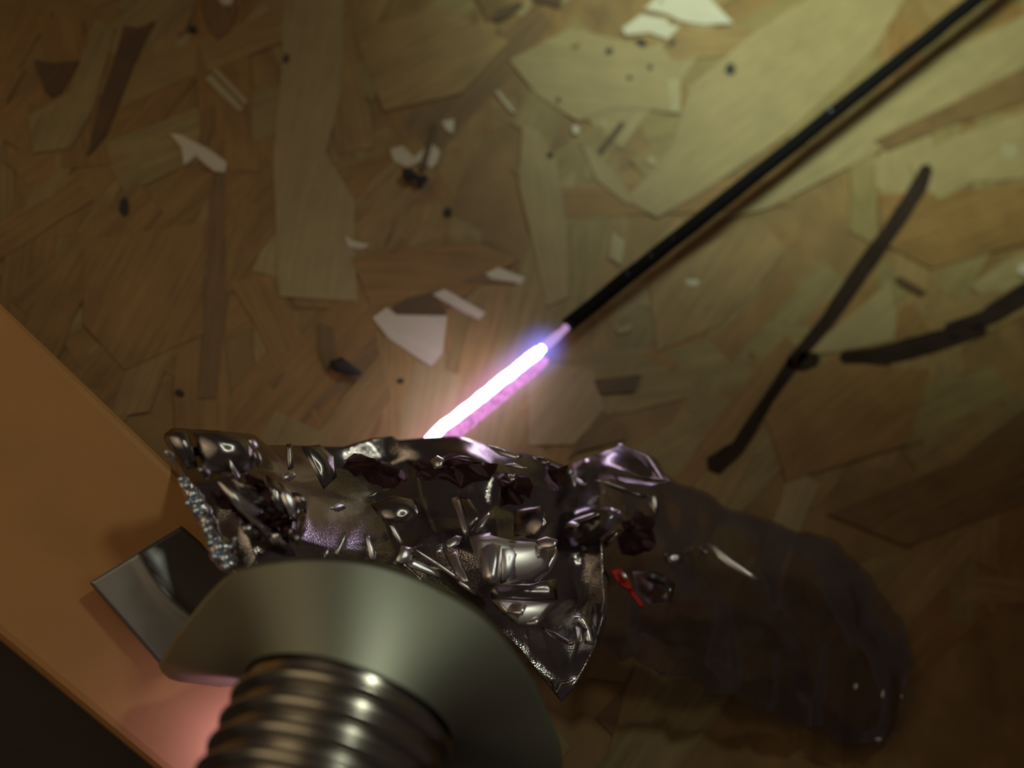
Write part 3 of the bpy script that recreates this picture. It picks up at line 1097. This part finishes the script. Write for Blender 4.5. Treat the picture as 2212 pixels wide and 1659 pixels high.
# the beaded bright edge of the clump: a rolled strip with knobbly dents
edge_px = [(392, 1030, 9), (402, 1048, 13), (416, 1068, 17), (428, 1090, 19), (440, 1112, 19), (452, 1134, 18), (462, 1156, 19), (474, 1180, 22), (486, 1202, 24), (494, 1222, 20), (500, 1236, 8)]
vs, fs = [], []
path, rads = [], []
for i in range(len(edge_px) - 1):
    for t in (0, .25, .5, .75):
        a, b = edge_px[i], edge_px[i + 1]
        path.append(P(a[0] * (1 - t) + b[0] * t, a[1] * (1 - t) + b[1] * t, .0445 + .003 * (i / 10)))
        rads.append((a[2] * (1 - t) + b[2] * t))
nn_ = len(path)
for i, p in enumerate(path):
    d = (path[min(nn_ - 1, i + 1)] - path[max(0, i - 1)]).normalized()
    a = d.cross(Vector((0, 0, 1))).normalized()
    b = a.cross(d).normalized()
    k_ = depth(p) / F
    for k in range(18):
        th = 2 * math.pi * k / 18
        s = 1 + .42 * noise.noise(Vector((i * .55, math.cos(th) * 1.6, math.sin(th) * 1.6)))
        vs.append(p + (a * math.cos(th) + b * math.sin(th) * .8) * rads[i] * k_ * s)
for i in range(nn_ - 1):
    for k in range(18):
        k2 = (k + 1) % 18
        fs.append((i * 18 + k, i * 18 + k2, (i + 1) * 18 + k2, (i + 1) * 18 + k))
fs.append(tuple(range(18))[::-1])
fs.append(tuple(range((nn_ - 1) * 18, nn_ * 18)))
o = mesh_obj('rolled_edge', vs, fs, M['foil_lit'], foil, True)
o['label'] = 'knobbly rolled edge of the foil glinting blue'

# bright beads along it; their blue glint is put into the base colour
M['blue_glint_bead'] = mat('blue_glint_bead', (0.74, 0.86, 1.0), 0.33, 1.0)
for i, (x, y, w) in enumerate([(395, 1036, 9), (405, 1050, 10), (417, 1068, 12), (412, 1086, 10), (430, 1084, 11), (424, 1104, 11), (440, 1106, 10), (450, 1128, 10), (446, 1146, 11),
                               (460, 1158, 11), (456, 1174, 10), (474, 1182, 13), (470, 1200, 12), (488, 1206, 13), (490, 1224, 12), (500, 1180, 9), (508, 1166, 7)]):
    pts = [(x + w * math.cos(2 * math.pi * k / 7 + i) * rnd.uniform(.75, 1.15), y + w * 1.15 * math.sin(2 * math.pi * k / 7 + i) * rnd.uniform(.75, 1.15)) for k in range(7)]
    fold('foil_dent', pts, .0468 + .003 * min(1, (y - 1030) / 190) + .0002 * (i % 3), ARC if i % 3 == 0 else HILITE, 'blue_glint_bead', .0005)

# ------------------------------------------------------------------ clear film on the right
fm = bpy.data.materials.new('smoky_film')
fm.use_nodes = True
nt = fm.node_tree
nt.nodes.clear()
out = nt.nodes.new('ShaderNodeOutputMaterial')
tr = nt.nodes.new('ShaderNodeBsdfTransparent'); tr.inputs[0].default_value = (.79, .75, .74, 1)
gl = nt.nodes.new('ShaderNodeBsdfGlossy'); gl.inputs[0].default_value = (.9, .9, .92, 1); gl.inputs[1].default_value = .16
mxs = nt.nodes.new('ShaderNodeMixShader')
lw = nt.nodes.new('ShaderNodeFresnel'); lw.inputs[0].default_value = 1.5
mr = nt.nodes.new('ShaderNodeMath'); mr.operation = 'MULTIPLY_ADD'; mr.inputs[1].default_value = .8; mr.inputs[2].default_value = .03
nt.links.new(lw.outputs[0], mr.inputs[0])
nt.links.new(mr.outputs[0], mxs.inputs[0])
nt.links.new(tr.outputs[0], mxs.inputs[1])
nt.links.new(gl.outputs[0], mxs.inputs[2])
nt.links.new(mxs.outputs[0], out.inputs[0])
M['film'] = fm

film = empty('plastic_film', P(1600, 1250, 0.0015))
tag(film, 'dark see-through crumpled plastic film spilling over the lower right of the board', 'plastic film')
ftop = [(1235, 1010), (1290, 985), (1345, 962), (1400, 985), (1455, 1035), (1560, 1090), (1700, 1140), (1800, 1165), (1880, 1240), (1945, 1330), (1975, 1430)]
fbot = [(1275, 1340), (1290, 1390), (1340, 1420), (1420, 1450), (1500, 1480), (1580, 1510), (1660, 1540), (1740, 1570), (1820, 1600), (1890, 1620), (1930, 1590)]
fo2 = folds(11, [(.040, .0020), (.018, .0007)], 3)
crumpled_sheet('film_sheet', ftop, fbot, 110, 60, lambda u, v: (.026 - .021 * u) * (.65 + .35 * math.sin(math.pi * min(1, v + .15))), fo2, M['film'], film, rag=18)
FF = [
    ('film', .030, ARC, .0020, [(1232, 1004), (1285, 984), (1342, 962), (1400, 985), (1448, 1040), (1400, 1050), (1320, 1035), (1250, 1030)]),
    ('foil', .034, ARC, .0004, [(1318, 1000), (1340, 996), (1372, 1006), (1382, 1014), (1350, 1012)]),
    ('foil_lit', .034, ARC, .0002, [(1262, 992), (1272, 990), (1276, 998), (1266, 1000)]),
    ('foil_lit', .034, ARC, .0002, [(1334, 960), (1346, 957), (1346, 962), (1336, 963)]),
    ('foil', .034, PINK, .0005, [(1240, 1030), (1252, 1032), (1272, 1048), (1262, 1052), (1246, 1042)]),
    ('foil', .034, HILITE, .0005, [(1284, 1036), (1300, 1036), (1360, 1060), (1400, 1072), (1390, 1078), (1330, 1058)]),
    ('foil', .033, HILITE, .0005, [(1396, 1070), (1422, 1066), (1424, 1100), (1416, 1120), (1408, 1104)]),
    ('film', .036, ARC, .0030, [(1192, 1128), (1230, 1105), (1290, 1092), (1340, 1098), (1345, 1120), (1310, 1150), (1270, 1180), (1230, 1180), (1200, 1150)]),
    ('foil_lit', .040, ARC, .0003, [(1286, 1098), (1300, 1093), (1325, 1095), (1338, 1103), (1318, 1108), (1296, 1108)]),
    ('foil_lit', .040, ARC, .0003, [(1222, 1130), (1235, 1124), (1252, 1130), (1248, 1138), (1228, 1138)]),
    ('foil', .039, ARC, .0004, [(1212, 1136), (1224, 1126), (1290, 1104), (1300, 1110), (1258, 1128), (1220, 1142)]),
    ('foil_lit', .038, ARC, .0002, [(1252, 1180), (1262, 1178), (1268, 1186), (1258, 1188)]),
    ('foil', .037, PINK, .0006, [(1282, 1178), (1320, 1150), (1342, 1142), (1320, 1175), (1290, 1192)]),
    ('foil_dark', .030, PINK, .0012, [(1345, 1130), (1372, 1112), (1402, 1116), (1420, 1150), (1405, 1195), (1365, 1210), (1335, 1190)]),
    ('red_reflect', .036, LAMP, .0005, [(1318, 1232), (1340, 1226), (1360, 1250), (1370, 1276), (1352, 1274), (1330, 1256)]),
    ('foil_satin_lit', .0375, LAMP, .0003, [(1340, 1232), (1352, 1238), (1358, 1252), (1346, 1250)]),
    ('red_reflect', .036, LAMP, .0004, [(1352, 1270), (1366, 1268), (1392, 1308), (1386, 1316), (1366, 1292)]),
    ('film', .030, ARC, .0012, [(1362, 1232), (1420, 1235), (1460, 1260), (1450, 1300), (1400, 1305), (1372, 1275)]),
    ('foil', .036, ARC, .0010, [(1268, 1228), (1300, 1215), (1318, 1250), (1312, 1330), (1292, 1396), (1278, 1330)]),
    ('foil_satin_lit', .026, LAMP, .0004, [(1526, 1172), (1545, 1180), (1580, 1208), (1640, 1250), (1632, 1254), (1570, 1222), (1548, 1204)]),
    ('foil', .024, ARC, .0004, [(1506, 1180), (1520, 1180), (1532, 1196), (1516, 1198)]),
    ('foil', .026, HILITE, .0006, [(1430, 1198), (1470, 1190), (1476, 1212), (1452, 1228)]),
    ('foil', .012, HILITE, .0003, [(1842, 1476), (1850, 1472), (1857, 1484), (1851, 1494), (1844, 1488)]),
    ('foil', .012, HILITE, .0003, [(1902, 1486), (1910, 1486), (1914, 1500), (1908, 1514), (1902, 1502)]),
    ('foil', .012, PINK, .0003, [(1942, 1500), (1950, 1498), (1952, 1508), (1944, 1510)]),
    ('foil', .010, HILITE, .0003, [(1886, 1596), (1898, 1590), (1910, 1596), (1900, 1606)]),
    ('foil', .018, PINK, .0003, [(1410, 1446), (1430, 1448), (1450, 1456), (1430, 1456)]),
]
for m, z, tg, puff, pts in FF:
    o = fold({'red_reflect': 'red_reflection', 'film': 'film_bulge'}.get(m, 'film_fold'), pts, z * .76, tg, m, puff, parent=film)
    if m == 'red_reflect':
        o['label'] = 'red reflection in the crumpled film'
